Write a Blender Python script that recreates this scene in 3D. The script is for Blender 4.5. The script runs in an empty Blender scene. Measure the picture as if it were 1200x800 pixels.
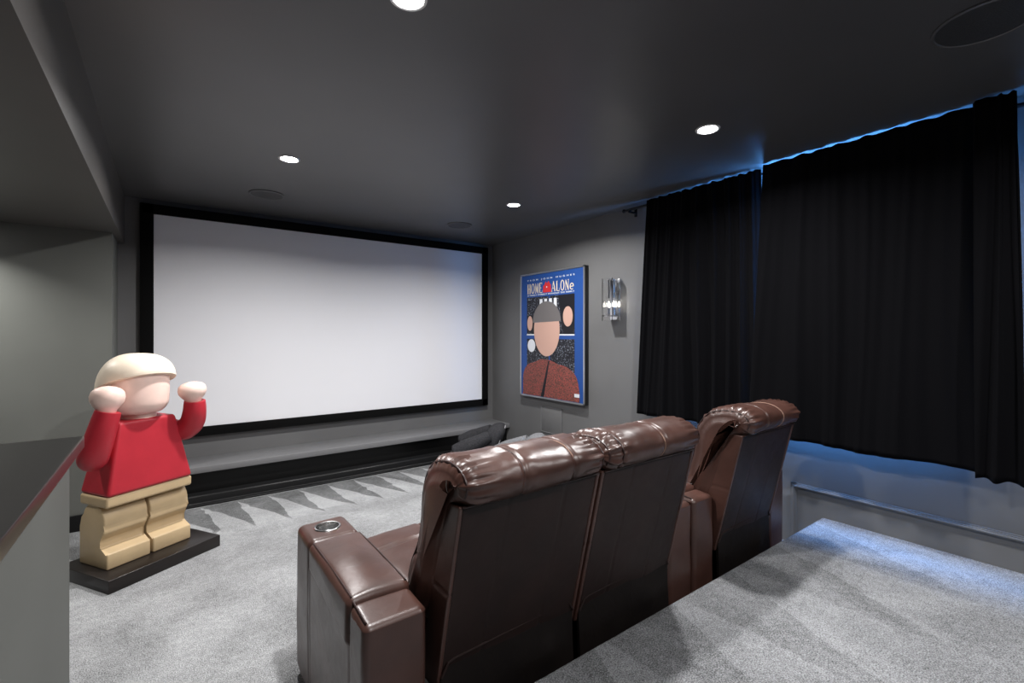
import bpy, bmesh, math, random
from mathutils import Vector, Matrix, noise
random.seed(4)
C = bpy.context.scene.collection
PI = math.pi
TH = math.radians(36.45); F = 548.0
CAMZ = 1.345
CEIL = 2.435; RW = 3.245; SW = 4.8          # ceiling height, right wall x, screen wall y
PLZ = 0.215; PLY = 1.19                     # rear platform height and front edge

# ------------------------------------------------------------------ materials
def mat(name, col, rough=0.6, metal=0.0, spec=0.5, **kw):
    m = bpy.data.materials.new(name); m.use_nodes = True
    b = m.node_tree.nodes['Principled BSDF']
    b.inputs['Base Color'].default_value = (*col, 1)
    b.inputs['Roughness'].default_value = rough
    b.inputs['Metallic'].default_value = metal
    b.inputs['Specular IOR Level'].default_value = spec
    for k, v in kw.items():
        b.inputs[k.replace('_', ' ')].default_value = v
    return m
def nd(m, t, **kw):
    n = m.node_tree.nodes.new(t)
    for k, v in kw.items(): setattr(n, k, v)
    return n
def lk(m, a, b): m.node_tree.links.new(a, b)
def noise_node(m, scale, detail=2, rough=0.5, vec=None, dist=0.0):
    n = nd(m, 'ShaderNodeTexNoise'); n.inputs['Scale'].default_value = scale
    n.inputs['Detail'].default_value = detail; n.inputs['Roughness'].default_value = rough
    n.inputs['Distortion'].default_value = dist
    if vec is not None: lk(m, vec, n.inputs['Vector'])
    return n
def objco(m): return nd(m, 'ShaderNodeTexCoord').outputs['Object']
def worldco(m): return nd(m, 'ShaderNodeNewGeometry').outputs['Position']
def ramp(m, fac, stops):
    r = nd(m, 'ShaderNodeValToRGB'); e = r.color_ramp.elements
    e[0].position = stops[0][0]; e[0].color = (*stops[0][1], 1)
    e[1].position = stops[-1][0]; e[1].color = (*stops[-1][1], 1)
    for p, c in stops[1:-1]:
        x = e.new(p); x.color = (*c, 1)
    lk(m, fac, r.inputs['Fac']); return r.outputs['Color']
def bump(m, h, strength, dist=0.01, prev=None):
    b = nd(m, 'ShaderNodeBump'); b.inputs['Strength'].default_value = strength
    b.inputs['Distance'].default_value = dist; lk(m, h, b.inputs['Height'])
    if prev is not None: lk(m, prev, b.inputs['Normal'])
    return b.outputs['Normal']
def bs(m): return m.node_tree.nodes['Principled BSDF']
def mth(m, op, a, b=None, c=None):
    n = nd(m, 'ShaderNodeMath', operation=op)
    for i, v in enumerate((a, b, c)):
        if v is None: continue
        if isinstance(v, (int, float)): n.inputs[i].default_value = v
        else: lk(m, v, n.inputs[i])
    return n.outputs[0]

def paint(name, col, rough, bstr=0.06, spec=0.5):
    m = mat(name, col, rough, spec=spec)
    n = noise_node(m, 160, 3, 0.6, worldco(m))
    n2 = noise_node(m, 2.2, 2, 0.5, worldco(m))
    lk(m, bump(m, n.outputs['Fac'], bstr, 0.002), bs(m).inputs['Normal'])
    c = ramp(m, n2.outputs['Fac'], [(0.3, tuple(x*0.94 for x in col)), (0.7, tuple(x*1.06 for x in col))])
    lk(m, c, bs(m).inputs['Base Color'])
    return m
M = {}
M['wall'] = paint('charcoal_wall_paint', (0.125, 0.125, 0.126), 0.55)
M['lwall'] = paint('grey_green_wall_paint', (0.135, 0.14, 0.128), 0.55)
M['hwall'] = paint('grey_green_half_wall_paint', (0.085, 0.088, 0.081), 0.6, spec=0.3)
M['ceil'] = paint('dark_satin_ceiling_paint', (0.075, 0.074, 0.076), 0.40, 0.04, 0.8)
M['soffit'] = paint('dark_satin_soffit_paint', (0.085, 0.08, 0.077), 0.42, 0.04)
M['bench'] = paint('grey_shelf_paint', (0.16, 0.16, 0.165), 0.45)
M['blackpaint'] = mat('black_gloss_paint', (0.004, 0.004, 0.004), 0.35, spec=0.25)
M['blackbase'] = mat('black_base_paint', (0.009, 0.009, 0.0095), 0.4, spec=0.25)
M['counter'] = mat('dark_counter_laminate', (0.012, 0.011, 0.011), 0.3, spec=0.2)
M['velvet'] = mat('black_frame_velvet', (0.004, 0.004, 0.004), 0.9, spec=0.1)
M['screen'] = mat('matte_white_screen', (0.80, 0.80, 0.83), 0.9, spec=0.1)
n = noise_node(M['screen'], 900, 1, 0.5, worldco(M['screen']))
lk(M['screen'], bump(M['screen'], n.outputs['Fac'], 0.03, 0.001), bs(M['screen']).inputs['Normal'])

def carpet(name, base, floor_marks):
    m = mat(name, base, 0.95, spec=0.15)
    w = worldco(m)
    fine = noise_node(m, 210, 2, 0.7, w)
    mid = noise_node(m, 38, 3, 0.6, w)
    big = noise_node(m, 3.2, 3, 0.55, w, 0.6)
    sep = nd(m, 'ShaderNodeSeparateXYZ'); lk(m, w, sep.inputs[0])
    X, Y = sep.outputs[0], sep.outputs[1]
    f = mth(m, 'MULTIPLY', mth(m, 'SUBTRACT', fine.outputs['Fac'], 0.5), 2.3)
    f = mth(m, 'ADD', f, mth(m, 'MULTIPLY', mth(m, 'SUBTRACT', mid.outputs['Fac'], 0.5), 0.55))
    f = mth(m, 'ADD', f, mth(m, 'MULTIPLY', mth(m, 'SUBTRACT', big.outputs['Fac'], 0.5), 0.75))
    def mark(period, x_off, ylead, length, slant, amp, widen, f):
        # vacuum strokes: each a wedge of brushed nap whose tip touches y = ylead
        dist = mth(m, 'SUBTRACT', ylead, Y)
        wob = mth(m, 'MULTIPLY', mth(m, 'SUBTRACT', big.outputs['Fac'], 0.5), 0.10)
        xs = mth(m, 'ADD', mth(m, 'ADD', mth(m, 'SUBTRACT', X, x_off), mth(m, 'MULTIPLY', dist, -slant)), wob)
        fr = mth(m, 'MODULO', mth(m, 'ADD', mth(m, 'DIVIDE', xs, period), 50.0), 1.0)
        edge = mth(m, 'MULTIPLY', dist, widen / length)
        inside = nd(m, 'ShaderNodeMapRange', interpolation_type='SMOOTHSTEP')
        lk(m, mth(m, 'SUBTRACT', edge, fr), inside.inputs[0])
        inside.inputs[1].default_value = -0.03; inside.inputs[2].default_value = 0.03
        fade = nd(m, 'ShaderNodeMapRange', interpolation_type='SMOOTHSTEP')
        lk(m, dist, fade.inputs[0]); fade.inputs[1].default_value = length*1.25; fade.inputs[2].default_value = length*0.8
        pos = mth(m, 'GREATER_THAN', dist, -0.02)
        k = mth(m, 'MULTIPLY', mth(m, 'MULTIPLY', fade.outputs[0], pos), amp)
        dark = mth(m, 'SUBTRACT', mth(m, 'MULTIPLY', inside.outputs[0], 1.35), 1.0)
        return mth(m, 'ADD', f, mth(m, 'MULTIPLY', dark, k))
    if floor_marks:
        f = mark(0.228, 0.227, 4.33, 0.62, 0.10, 0.36, 0.95, f)
    else:
        f = mark(0.47, 0.35, 1.30, 0.8, -0.45, 0.13, 0.85, f)
    f = mth(m, 'ADD', f, 0.5)
    c = ramp(m, f, [(0.0, tuple(x*0.30 for x in base)), (0.5, base), (1.0, tuple(min(1, x*1.8) for x in base))])
    lk(m, c, bs(m).inputs['Base Color'])
    h = mth(m, 'ADD', fine.outputs['Fac'], mth(m, 'MULTIPLY', mid.outputs['Fac'], 0.8))
    lk(m, bump(m, h, 0.9, 0.006), bs(m).inputs['Normal'])
    return m
M['carpet'] = carpet('grey_cut_pile_carpet', (0.29, 0.295, 0.30), True)
M['carpet2'] = carpet('grey_cut_pile_platform_carpet', (0.235, 0.24, 0.25), False)

def leather(name, col, rough, wr=0.35):
    m = mat(name, col, rough, spec=0.55)
    o = worldco(m)
    v = nd(m, 'ShaderNodeTexVoronoi'); v.inputs['Scale'].default_value = 420; lk(m, o, v.inputs['Vector'])
    w = noise_node(m, 13, 4, 0.6, o, 1.2)
    c = noise_node(m, 5, 3, 0.6, o)
    n1 = bump(m, w.outputs['Fac'], wr, 0.006)
    n2 = bump(m, v.outputs['Distance'], 0.10, 0.0008, n1)
    lk(m, n2, bs(m).inputs['Normal'])
    lk(m, ramp(m, c.outputs['Fac'], [(0.3, tuple(x*0.72 for x in col)), (0.7, tuple(x*1.25 for x in col))]), bs(m).inputs['Base Color'])
    r = nd(m, 'ShaderNodeMapRange'); lk(m, w.outputs['Fac'], r.inputs[0])
    r.inputs[3].default_value = rough*0.8; r.inputs[4].default_value = rough*1.3
    lk(m, r.outputs[0], bs(m).inputs['Roughness'])
    return m
M['leather'] = leather('brown_leather', (0.056, 0.025, 0.019), 0.33, 0.14)
M['vinyl'] = leather('dark_brown_vinyl', (0.014, 0.0062, 0.005), 0.48, 0.12)
bs(M['vinyl']).inputs['Specular IOR Level'].default_value = 0.3
M['flap'] = leather('black_brown_cloth_backing', (0.006, 0.004, 0.0035), 0.6, 0.3)
bs(M['flap']).inputs['Specular IOR Level'].default_value = 0.2
M['stitch'] = mat('tan_stitching', (0.30, 0.18, 0.13), 0.6)
M['welt'] = mat('dark_leather_welt', (0.022, 0.009, 0.008), 0.4)
M['steel'] = mat('brushed_steel', (0.62, 0.62, 0.62), 0.22, 1.0)
M['chrome'] = mat('polished_chrome', (0.75, 0.76, 0.78), 0.12, 1.0)
M['blackmetal'] = mat('black_rod_metal', (0.01, 0.01, 0.012), 0.35, 0.6)
M['silver'] = mat('silver_frame_edge', (0.55, 0.56, 0.58), 0.3, 0.9)
M['trimwhite'] = mat('white_lamp_trim', (0.75, 0.75, 0.75), 0.5)
M['glass'] = mat('clear_glass', (1, 1, 1), 0.02, Transmission_Weight=1.0, IOR=1.45)
M['plastic'] = mat('black_plastic', (0.012, 0.012, 0.012), 0.45)
M['grille'] = mat('dark_perforated_grille', (0.03, 0.03, 0.032), 0.5)
v = nd(M['grille'], 'ShaderNodeTexVoronoi'); v.inputs['Scale'].default_value = 260; lk(M['grille'], worldco(M['grille']), v.inputs['Vector'])
lk(M['grille'], bump(M['grille'], v.outputs['Distance'], 0.5, 0.002), bs(M['grille']).inputs['Normal'])
def curtain_mat():
    m = mat('black_velvet_curtain', (0.0028, 0.0028, 0.0036), 0.95, spec=0.06)
    b = bs(m); b.inputs['Sheen Weight'].default_value = 0.015; b.inputs['Sheen Roughness'].default_value = 0.35
    b.inputs['Sheen Tint'].default_value = (0.10, 0.11, 0.16, 1)
    n = noise_node(m, 500, 2, 0.6, worldco(m))
    lk(m, bump(m, n.outputs['Fac'], 0.25, 0.001), b.inputs['Normal'])
    return m
M['curtain'] = curtain_mat()
M['bounce_lining'] = mat('grey_bounce_lining', (0.42, 0.43, 0.45), 0.9, spec=0.1)  # unseen pale backing, added to bounce window light onto the wall below
def emit(name, col, st):
    m = bpy.data.materials.new(name); m.use_nodes = True
    nt = m.node_tree; nt.nodes.clear()
    e = nt.nodes.new('ShaderNodeEmission'); o = nt.nodes.new('ShaderNodeOutputMaterial')
    e.inputs[0].default_value = (*col, 1); e.inputs[1].default_value = st
    nt.links.new(e.outputs[0], o.inputs[0]); return m
M['lamp'] = emit('downlight_lens_glow', (1.0, 0.98, 0.97), 45.0)
M['bulb'] = emit('sconce_bulb_glow', (1.0, 0.93, 0.84), 220.0)
def felt(name, col):
    m = mat(name, col, 0.95, spec=0.1)
    n = noise_node(m, 120, 3, 0.7, worldco(m))
    lk(m, bump(m, n.outputs['Fac'], 0.6, 0.004), bs(m).inputs['Normal'])
    lk(m, ramp(m, n.outputs['Fac'], [(0.35, tuple(x*0.6 for x in col)), (0.65, tuple(x*1.5 for x in col))]), bs(m).inputs['Base Color'])
    return m
M['felt_dark'] = felt('charcoal_plush', (0.03, 0.03, 0.033))
M['felt_grey'] = felt('light_grey_plush', (0.15, 0.152, 0.16))
M['felt_trim'] = felt('mid_grey_piping', (0.28, 0.28, 0.29))
def painted(name, col, rough=0.42):
    m = mat(name, col, rough, spec=0.4)
    n = noise_node(m, 8, 3, 0.6, worldco(m))
    lk(m, ramp(m, n.outputs['Fac'], [(0.3, tuple(x*0.93 for x in col)), (0.7, tuple(min(1, x*1.05) for x in col))]), bs(m).inputs['Base Color'])
    return m
M['red'] = painted('red_statue_paint', (0.42, 0.022, 0.035), 0.38)
M['tan'] = painted('tan_statue_paint', (0.50, 0.37, 0.215), 0.45)
M['skin'] = painted('pale_peach_statue_paint', (0.86, 0.63, 0.55), 0.42)
M['cream'] = painted('cream_statue_paint', (0.90, 0.77, 0.62), 0.42)
M['plinth'] = painted('black_brown_plinth_wood', (0.012, 0.009, 0.008), 0.3)
# poster colours
for k, c in dict(p_blue=(0.014, 0.060, 0.24), p_black=(0.008, 0.008, 0.011), p_white=(0.62, 0.64, 0.68), p_cream=(0.72, 0.60, 0.42),
                 p_red=(0.50, 0.025, 0.03), p_face=(0.50, 0.31, 0.25), p_cap=(0.13, 0.12, 0.12)).items():
    M[k] = mat('poster_' + k[2:], c, 0.45, spec=0.3)
m = M['p_knit'] = mat('poster_maroon_mottle', (0.2, 0.06, 0.05), 0.5, spec=0.3)
nn = noise_node(m, 95, 4, 0.75, worldco(m))
lk(m, ramp(m, nn.outputs['Fac'], [(0.36, (0.02, 0.012, 0.010)), (0.5, (0.15, 0.062, 0.048)), (0.64, (0.42, 0.06, 0.06))]), bs(m).inputs['Base Color'])
m = M['p_snow'] = mat('poster_speckled_night', (0.01, 0.01, 0.01), 0.5, spec=0.3)
nn = noise_node(m, 70, 3, 0.8, worldco(m))
lk(m, ramp(m, nn.outputs['Fac'], [(0.56, (0.008, 0.008, 0.012)), (0.72, (0.45, 0.5, 0.6))]), bs(m).inputs['Base Color'])

# ------------------------------------------------------------------ object helpers
WM = {}     # world matrix of every parent
def wm(o): return WM.get(o.name, Matrix.Identity(4)) if o else Matrix.Identity(4)
def obj(name, bm, m, parent=None, smooth=True, origin=None, angle=35, weld=True, room_side=False):
    """bm is in world coordinates; becomes ONE mesh object"""
    if weld: bmesh.ops.remove_doubles(bm, verts=bm.verts, dist=1e-5)
    bmesh.ops.recalc_face_normals(bm, faces=bm.faces)
    if room_side and sum(f.normal.x*f.calc_area() for f in bm.faces) > 0: bmesh.ops.reverse_faces(bm, faces=bm.faces)
    me = bpy.data.meshes.new(name)
    if parent:
        P = wm(parent)
    else:
        xs = [v.co for v in bm.verts]
        lo = Vector([min(c[i] for c in xs) for i in range(3)]); hi = Vector([max(c[i] for c in xs) for i in range(3)])
        P = Matrix.Translation(origin or Vector(((lo.x+hi.x)/2, (lo.y+hi.y)/2, lo.z)))
    bm.transform(P.inverted())
    bm.to_mesh(me); bm.free()
    o = bpy.data.objects.new(name, me); C.objects.link(o)
    for x in (m if isinstance(m, (list, tuple)) else [m]): me.materials.append(x)
    if parent: o.parent = parent
    else: o.matrix_world = P
    WM[o.name] = P
    if smooth:
        for p in me.polygons: p.use_smooth = True
        me.set_sharp_from_angle(angle=math.radians(angle))
    return o
def thing(name, label, cat, loc, rz=0, group=None):
    o = bpy.data.objects.new(name, None); C.objects.link(o)
    o.empty_display_size = 0.1
    P = Matrix.Translation(loc) @ Matrix.Rotation(rz, 4, 'Z')
    o.matrix_world = P; WM[o.name] = P
    o['label'] = label; o['category'] = cat
    if group: o['group'] = group
    return o
def tag(o, label, cat, group=None):
    o['label'] = label; o['category'] = cat
    if group: o['group'] = group
    return o
def struct(name, bm, m, parent=None, smooth=False):
    o = obj(name, bm, m, parent, smooth)
    if not parent: o['kind'] = 'structure'
    return o
def box(bm, x0, x1, y0, y1, z0, z1, bev=0.0, seg=2, mi=0, T=None):
    r = bmesh.ops.create_cube(bm, size=1)
    vs = r['verts']
    for v in vs:
        v.co = Vector(((x0+x1)/2 + v.co.x*(x1-x0), (y0+y1)/2 + v.co.y*(y1-y0), (z0+z1)/2 + v.co.z*(z1-z0)))
    fs = set(f for v in vs for f in v.link_faces)
    for f in fs: f.material_index = mi
    if bev > 0:
        es = list(set(e for v in vs for e in v.link_edges))
        r2 = bmesh.ops.bevel(bm, geom=es, offset=bev, segments=seg, affect='EDGES', profile=0.5)
        vs = list(set(r2['verts']) | set(v for v in vs if v.is_valid))
        # all verts of the island
        seen = set(vs)
        for f in r2['faces']:
            for v in f.verts: seen.add(v)
        vs = list(seen)
    if T is not None:
        bmesh.ops.transform(bm, matrix=T, verts=[v for v in vs if v.is_valid])
    return vs
def bx(*a, **k):
    bm = bmesh.new(); box(bm, *a, **k); return bm
def cyl(bm, p0, p1, r0, r1=None, n=32, mi=0, cap=True):
    p0 = Vector(p0); p1 = Vector(p1); r1 = r0 if r1 is None else r1
    d = (p1-p0).normalized(); u = d.orthogonal().normalized(); w = d.cross(u)
    A = [bm.verts.new(p0 + (u*math.cos(2*PI*i/n) + w*math.sin(2*PI*i/n))*r0) for i in range(n)]
    B = [bm.verts.new(p1 + (u*math.cos(2*PI*i/n) + w*math.sin(2*PI*i/n))*r1) for i in range(n)]
    fs = [bm.faces.new((A[i], A[(i+1) % n], B[(i+1) % n], B[i])) for i in range(n)]
    if cap: fs += [bm.faces.new(A[::-1]), bm.faces.new(B)]
    for f in fs: f.material_index = mi
def lathe(bm, c, prof, n=48, axis='Z', rib=None):
    """prof list of (r, h)"""
    rings = []
    for (r, h) in prof:
        ring = []
        for i in range(n):
            a = 2*PI*i/n; rr = r*(1 + (rib if rib and i % 2 else 0))
            ring.append(bm.verts.new(Vector(c) + Vector((rr*math.cos(a), rr*math.sin(a), h))))
        rings.append(ring)
    for A, B in zip(rings, rings[1:]):
        for i in range(n):
            bm.faces.new((A[i], A[(i+1) % n], B[(i+1) % n], B[i]))
    return rings
def tube(bm, pts, r, n=8, cap=True, mi=0):
    pts = [Vector(p) for p in pts]; rings = []
    rs = r if isinstance(r, (list, tuple)) else [r]*len(pts)
    up = None
    for i, p in enumerate(pts):
        d = (pts[min(i+1, len(pts)-1)] - pts[max(i-1, 0)]).normalized()
        if up is None: up = d.orthogonal().normalized()
        up = (up - d*up.dot(d)).normalized(); w = d.cross(up)
        rings.append([bm.verts.new(p + (up*math.cos(2*PI*k/n) + w*math.sin(2*PI*k/n))*rs[i]) for k in range(n)])
    for A, B in zip(rings, rings[1:]):
        for k in range(n):
            f = bm.faces.new((A[k], A[(k+1) % n], B[(k+1) % n], B[k])); f.material_index = mi
    if cap:
        bm.faces.new(rings[0][::-1]); bm.faces.new(rings[-1])
def crom(pts, n, closed=False):
    """Catmull-Rom through pts (tuples), n samples per span"""
    P = [Vector(p) for p in pts]; out = []; N = len(P)
    rng = range(N if closed else N-1)
    for i in rng:
        if closed: a, b, c, d = P[i-1], P[i], P[(i+1) % N], P[(i+2) % N]
        else: a, b, c, d = P[max(i-1, 0)], P[i], P[i+1], P[min(i+2, N-1)]
        for k in range(n):
            t = k/n
            out.append(0.5*((2*b) + (c-a)*t + (2*a-5*b+4*c-d)*t*t + (3*b-a-3*c+d)*t*t*t))
    if not closed: out.append(P[-1])
    return out
def rbox(bm, x0, x1, y0, y1, z0, z1, r, fn=None, ni=10, ne=4, mi=0):
    """densely gridded rounded box; fn(p, n) -> displaced p"""
    h = Vector(((x1-x0)/2, (y1-y0)/2, (z1-z0)/2)); c = Vector(((x0+x1)/2, (y0+y1)/2, (z0+z1)/2))
    r = min(r, h.x*0.98, h.y*0.98, h.z*0.98)
    def samples(hh):
        inner = hh - r
        e = [inner + r*math.tan(PI/4*k/ne) for k in range(1, ne+1)]
        mid = [-inner + 2*inner*k/ni for k in range(ni+1)]
        return [-x for x in e[::-1]] + mid + e
    cache = {}
    def V(p):
        key = (round(p.x, 6), round(p.y, 6), round(p.z, 6))
        if key in cache: return cache[key]
        q = Vector([max(-(h[i]-r), min(h[i]-r, p[i])) for i in range(3)])
        d = p - q; nn = d.normalized() if d.length > 1e-9 else Vector((0, 0, 1))
        w = c + q + nn*r
        if fn: w = fn(w, nn)
        v = bm.verts.new(w); cache[key] = v; return v
    S = [samples(h[i]) for i in range(3)]
    for ax in range(3):
        a, b = (ax+1) % 3, (ax+2) % 3
        for sgn in (-1, 1):
            for i in range(len(S[a])-1):
                for j in range(len(S[b])-1):
                    q = []
                    for (u, w) in ((i, j), (i+1, j), (i+1, j+1), (i, j+1)):
                        p = Vector((0, 0, 0)); p[ax] = sgn*h[ax]; p[a] = S[a][u]; p[b] = S[b][w]; q.append(V(p))
                    if len(set(q)) == 4:
                        try: f = bm.faces.new(q if sgn > 0 else q[::-1]); f.material_index = mi
                        except ValueError: pass
def prism(bm, prof, x0, x1, bev=0.0, seg=2, axis='X', mi=0):
    """prof list of (y,z) extruded over x0..x1 (axis X); axis Y: prof (x,z); Z: prof (x,y)"""
    def P(t, a, b): return Vector((t, a, b)) if axis == 'X' else (Vector((a, t, b)) if axis == 'Y' else Vector((a, b, t)))
    A = [bm.verts.new(P(x0, *p)) for p in prof]; B = [bm.verts.new(P(x1, *p)) for p in prof]
    n = len(prof)
    fs = [bm.faces.new((A[i], A[(i+1) % n], B[(i+1) % n], B[i])) for i in range(n)]
    fs += [bm.faces.new(A[::-1]), bm.faces.new(B)]
    for f in fs: f.material_index = mi
    if bev:
        es = list(set(e for f in fs for e in f.edges))
        bmesh.ops.bevel(bm, geom=es, offset=bev, segments=seg, affect='EDGES', profile=0.5)
def boolean_cut(o, cutter_bm):
    me = bpy.data.meshes.new('cut'); bmesh.ops.recalc_face_normals(cutter_bm, faces=cutter_bm.faces)
    cutter_bm.to_mesh(me); cutter_bm.free()
    c = bpy.data.objects.new('cut', me); C.objects.link(c)
    md = o.modifiers.new('b', 'BOOLEAN'); md.object = c; md.operation = 'DIFFERENCE'; md.solver = 'EXACT'
    bpy.context.view_layer.update()
    dg = bpy.context.evaluated_depsgraph_get()
    new = bpy.data.meshes.new_from_object(o.evaluated_get(dg))
    o.modifiers.clear(); o.data = new
    bpy.data.objects.remove(c, do_unlink=True)
    for p in new.polygons: p.use_smooth = True
    new.set_sharp_from_angle(angle=math.radians(35))

# ------------------------------------------------------------------ room shell
XL = -2.4; YB = -3.2
WY0, WY1, WZ0, WZ1 = 0.62, 2.10, 0.88, 2.28          # window opening in the right wall
struct('floor', bx(XL, RW, YB, SW, -0.12, 0.0), M['carpet'])
struct('ceiling', bx(XL, RW, YB, SW, CEIL, CEIL+0.12), M['ceil'])
struct('wall_screen_side', bx(XL-0.15, RW+0.15, SW, SW+0.15, -0.12, CEIL+0.12), M['wall'])
struct('wall_rear', bx(XL-0.15, RW+0.15, YB-0.15, YB, -0.12, CEIL+0.12), M['wall'])
struct('wall_left', bx(XL-0.15, XL, YB, SW, -0.12, CEIL+0.12), M['lwall'])
bm = bmesh.new()
box(bm, RW, RW+0.15, YB, WY0, -0.12, CEIL+0.12); box(bm, RW, RW+0.15, WY1, SW, -0.12, CEIL+0.12)
box(bm, RW, RW+0.15, WY0, WY1, -0.12, WZ0); box(bm, RW, RW+0.15, WY0, WY1, WZ1, CEIL+0.12)
struct('wall_right', bm, M['wall'])
# wall block under the soffit at the far left
struct('wall_left_alcove', bx(XL, -0.31, 4.33, SW, 0.0, 2.06), M['lwall'])
struct('ceiling_soffit', bx(XL, -0.27, YB, SW, 2.06, CEIL), M['soffit'])
bm = bmesh.new(); box(bm, XL, -0.31, 4.312, 4.33, 0.0, 0.11, 0.003)
struct('baseboard_alcove', bm, M['blackbase'])
# rear platform with a rounded carpeted nosing
prof = [(YB, 0.0), (PLY, 0.0)] + [(PLY-0.022+0.022*math.cos(a), PLZ-0.022+0.022*math.sin(a)) for a in [k*PI/2/6 for k in range(7)]] + [(YB, PLZ)]
bm = bmesh.new(); prism(bm, prof, -0.22, RW)
struct('floor_platform', bm, M['carpet2'], smooth=True)
# window behind the curtains
wf = bmesh.new()
for a in ((WY0, WY0+0.05, WZ0, WZ1), (WY1-0.05, WY1, WZ0, WZ1), (WY0, WY1, WZ0, WZ0+0.05), (WY0, WY1, WZ1-0.05, WZ1),
          ((WY0+WY1)/2-0.02, (WY0+WY1)/2+0.02, WZ0, WZ1)):
    box(wf, RW+0.06, RW+0.10, a[0], a[1], a[2], a[3], 0.004)
win = struct('window_1', wf, M['trimwhite'])
obj('window_pane', bx(RW+0.078, RW+0.082, WY0+0.05, WY1-0.05, WZ0+0.05, WZ1-0.05), M['glass'], win, False)
# panel moulding on the lower right wall
bm = bmesh.new()
def mould(bm, a, b):       # ogee-like strip between two (y,z) points
    (y0, z0), (y1, z1) = a, b
    for (w, d) in ((0.036, 0.008), (0.022, 0.016), (0.010, 0.022)):
        box(bm, RW-d, RW, min(y0, y1)-w/2, max(y0, y1)+w/2, min(z0, z1)-w/2, max(z0, z1)+w/2, 0.002, 1)
mould(bm, (1.34, 0.375), (-1.6, 0.375)); mould(bm, (1.34, 0.06), (1.34, 0.375))
struct('trim_wall_panel', bm, M['wall'])
# half wall and its bar top at the left
struct('wall_half', bx(-0.75, -0.222, YB, 1.815, 0, 1.012), M['hwall'])
bm = bmesh.new(); box(bm, -0.79, -0.193, YB+0.02, 1.845, 1.012, 1.047, 0.004)
tag(obj('bar_top', bm, M['counter']), 'glossy dark bar top capping the grey half wall at the left', 'counter')

# ------------------------------------------------------------------ stage bench along the screen wall
bt = thing('stage_bench', 'long low grey-topped black bench built along the wall below the screen', 'bench', (1.47, 4.6, 0))
x0, x1 = -0.309, RW-0.001
obj('bench_top', bx(x0, x1, 4.435, SW-0.001, 0.243, 0.293, 0.004), M['bench'], bt)
obj('front_panel', bx(x0, x1, 4.50, 4.53, 0.075, 0.243), M['blackpaint'], bt)
bm = bmesh.new(); prism(bm, [(4.36, 0.0), (4.36, 0.012), (4.40, 0.018), (4.40, 0.068), (4.41, 0.078), (4.53, 0.078), (4.53, 0.0)], x0, x1, 0.002, 1)
obj('plinth', bm, M['blackbase'], bt)

# ------------------------------------------------------------------ projection screen
SX0, SX1, SZ0, SZ1 = -0.084, 3.066, 0.557, 2.312
ps = thing('projection_screen', 'wide blank white projection screen in a black velvet frame', 'screen', (1.49, SW-0.03, SZ0-0.08))
obj('screen_surface', bx(SX0-0.01, SX1+0.01, SW-0.035, SW-0.025, SZ0-0.01, SZ1+0.01), M['screen'], ps, False)
bm = bmesh.new(); b = 0.078
for a in ((SX0-b-0.01, SX0, SZ0-b, SZ1+b), (SX1, SX1+b, SZ0-b, SZ1+b), (SX0-b, SX1+b, SZ0-b, SZ0), (SX0-b, SX1+b, SZ1, SZ1+b)):
    box(bm, a[0], a[1], SW-0.055, SW-0.002, a[2], a[3], 0.003)
obj('frame', bm, M['velvet'], ps)

# ------------------------------------------------------------------ recessed lamps and ceiling speakers
def downlight(x, y, lab, watts=36.0):
    t = thing('recessed_light', lab, 'ceiling light', (x, y, CEIL), 0, 'round recessed ceiling lights')
    bm = bmesh.new(); lathe(bm, (x, y, CEIL), [(0.062, -0.0003), (0.061, -0.004), (0.052, -0.005), (0.049, -0.003), (0.049, -0.0003)])
    obj('trim_ring', bm, M['trimwhite'], t)
    bm = bmesh.new(); bmesh.ops.create_circle(bm, cap_ends=True, radius=0.048, segments=32, matrix=Matrix.Translation((x, y, CEIL-0.003)) @ Matrix.Rotation(PI, 4, 'X'))
    obj('lens', bm, M['lamp'], t, False)
    L = bpy.data.lights.new('downlight_beam', 'AREA'); L.shape = 'DISK'; L.size = 0.09; L.energy = watts; L.color = (1.0, 0.985, 0.975)
    L.spread = math.radians(158)
    l = bpy.data.objects.new('downlight_beam', L); C.objects.link(l); l.location = (x, y, CEIL-0.012)
downlight(0.615, 3.17, 'lit round recessed light in the ceiling nearest the left part of the screen')
downlight(2.36, 3.17, 'lit round recessed light with the smallest glow, in the far right ceiling near the poster')
downlight(0.63, 1.42, 'lit round recessed light cut by the top edge of the photo')
downlight(2.32, 1.385, 'lit round recessed light in the ceiling in front of the curtains', 29.0)
downlight(0.63, -0.37, 'added round recessed light, unseen in the ceiling behind the viewer, on the bar side', 25.0)  # added out of view to brighten the platform from behind
downlight(2.32, -0.37, 'added round recessed light, unseen in the ceiling behind the viewer, on the curtain side', 25.0)  # second unseen fill lamp, added for the rear brightness
hl = thing('recessed_light', 'round recessed light added unseen in the low soffit to brighten the far left wall', 'ceiling light', (-1.15, 3.97, 2.06))  # unseen lamp added to lift the left wall's brightness
bm = bmesh.new(); lathe(bm, (-1.15, 3.97, 2.06), [(0.062, 0.003), (0.061, -0.004), (0.052, -0.005), (0.049, -0.003), (0.049, -0.0003)])
obj('trim_ring', bm, M['trimwhite'], hl)
bm = bmesh.new(); cyl(bm, (-1.15, 3.97, 2.057), (-1.15, 3.97, 2.0598), 0.048); obj('lens', bm, M['lamp'], hl, False)
L = bpy.data.lights.new('soffit_fill_beam', 'AREA'); L.shape = 'DISK'; L.size = 0.09; L.energy = 13; L.color = (1.0, 0.985, 0.95); L.spread = math.radians(128)
l = bpy.data.objects.new('soffit_fill_beam', L); C.objects.link(l); l.location = (-1.15, 3.97, 2.05)
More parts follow.
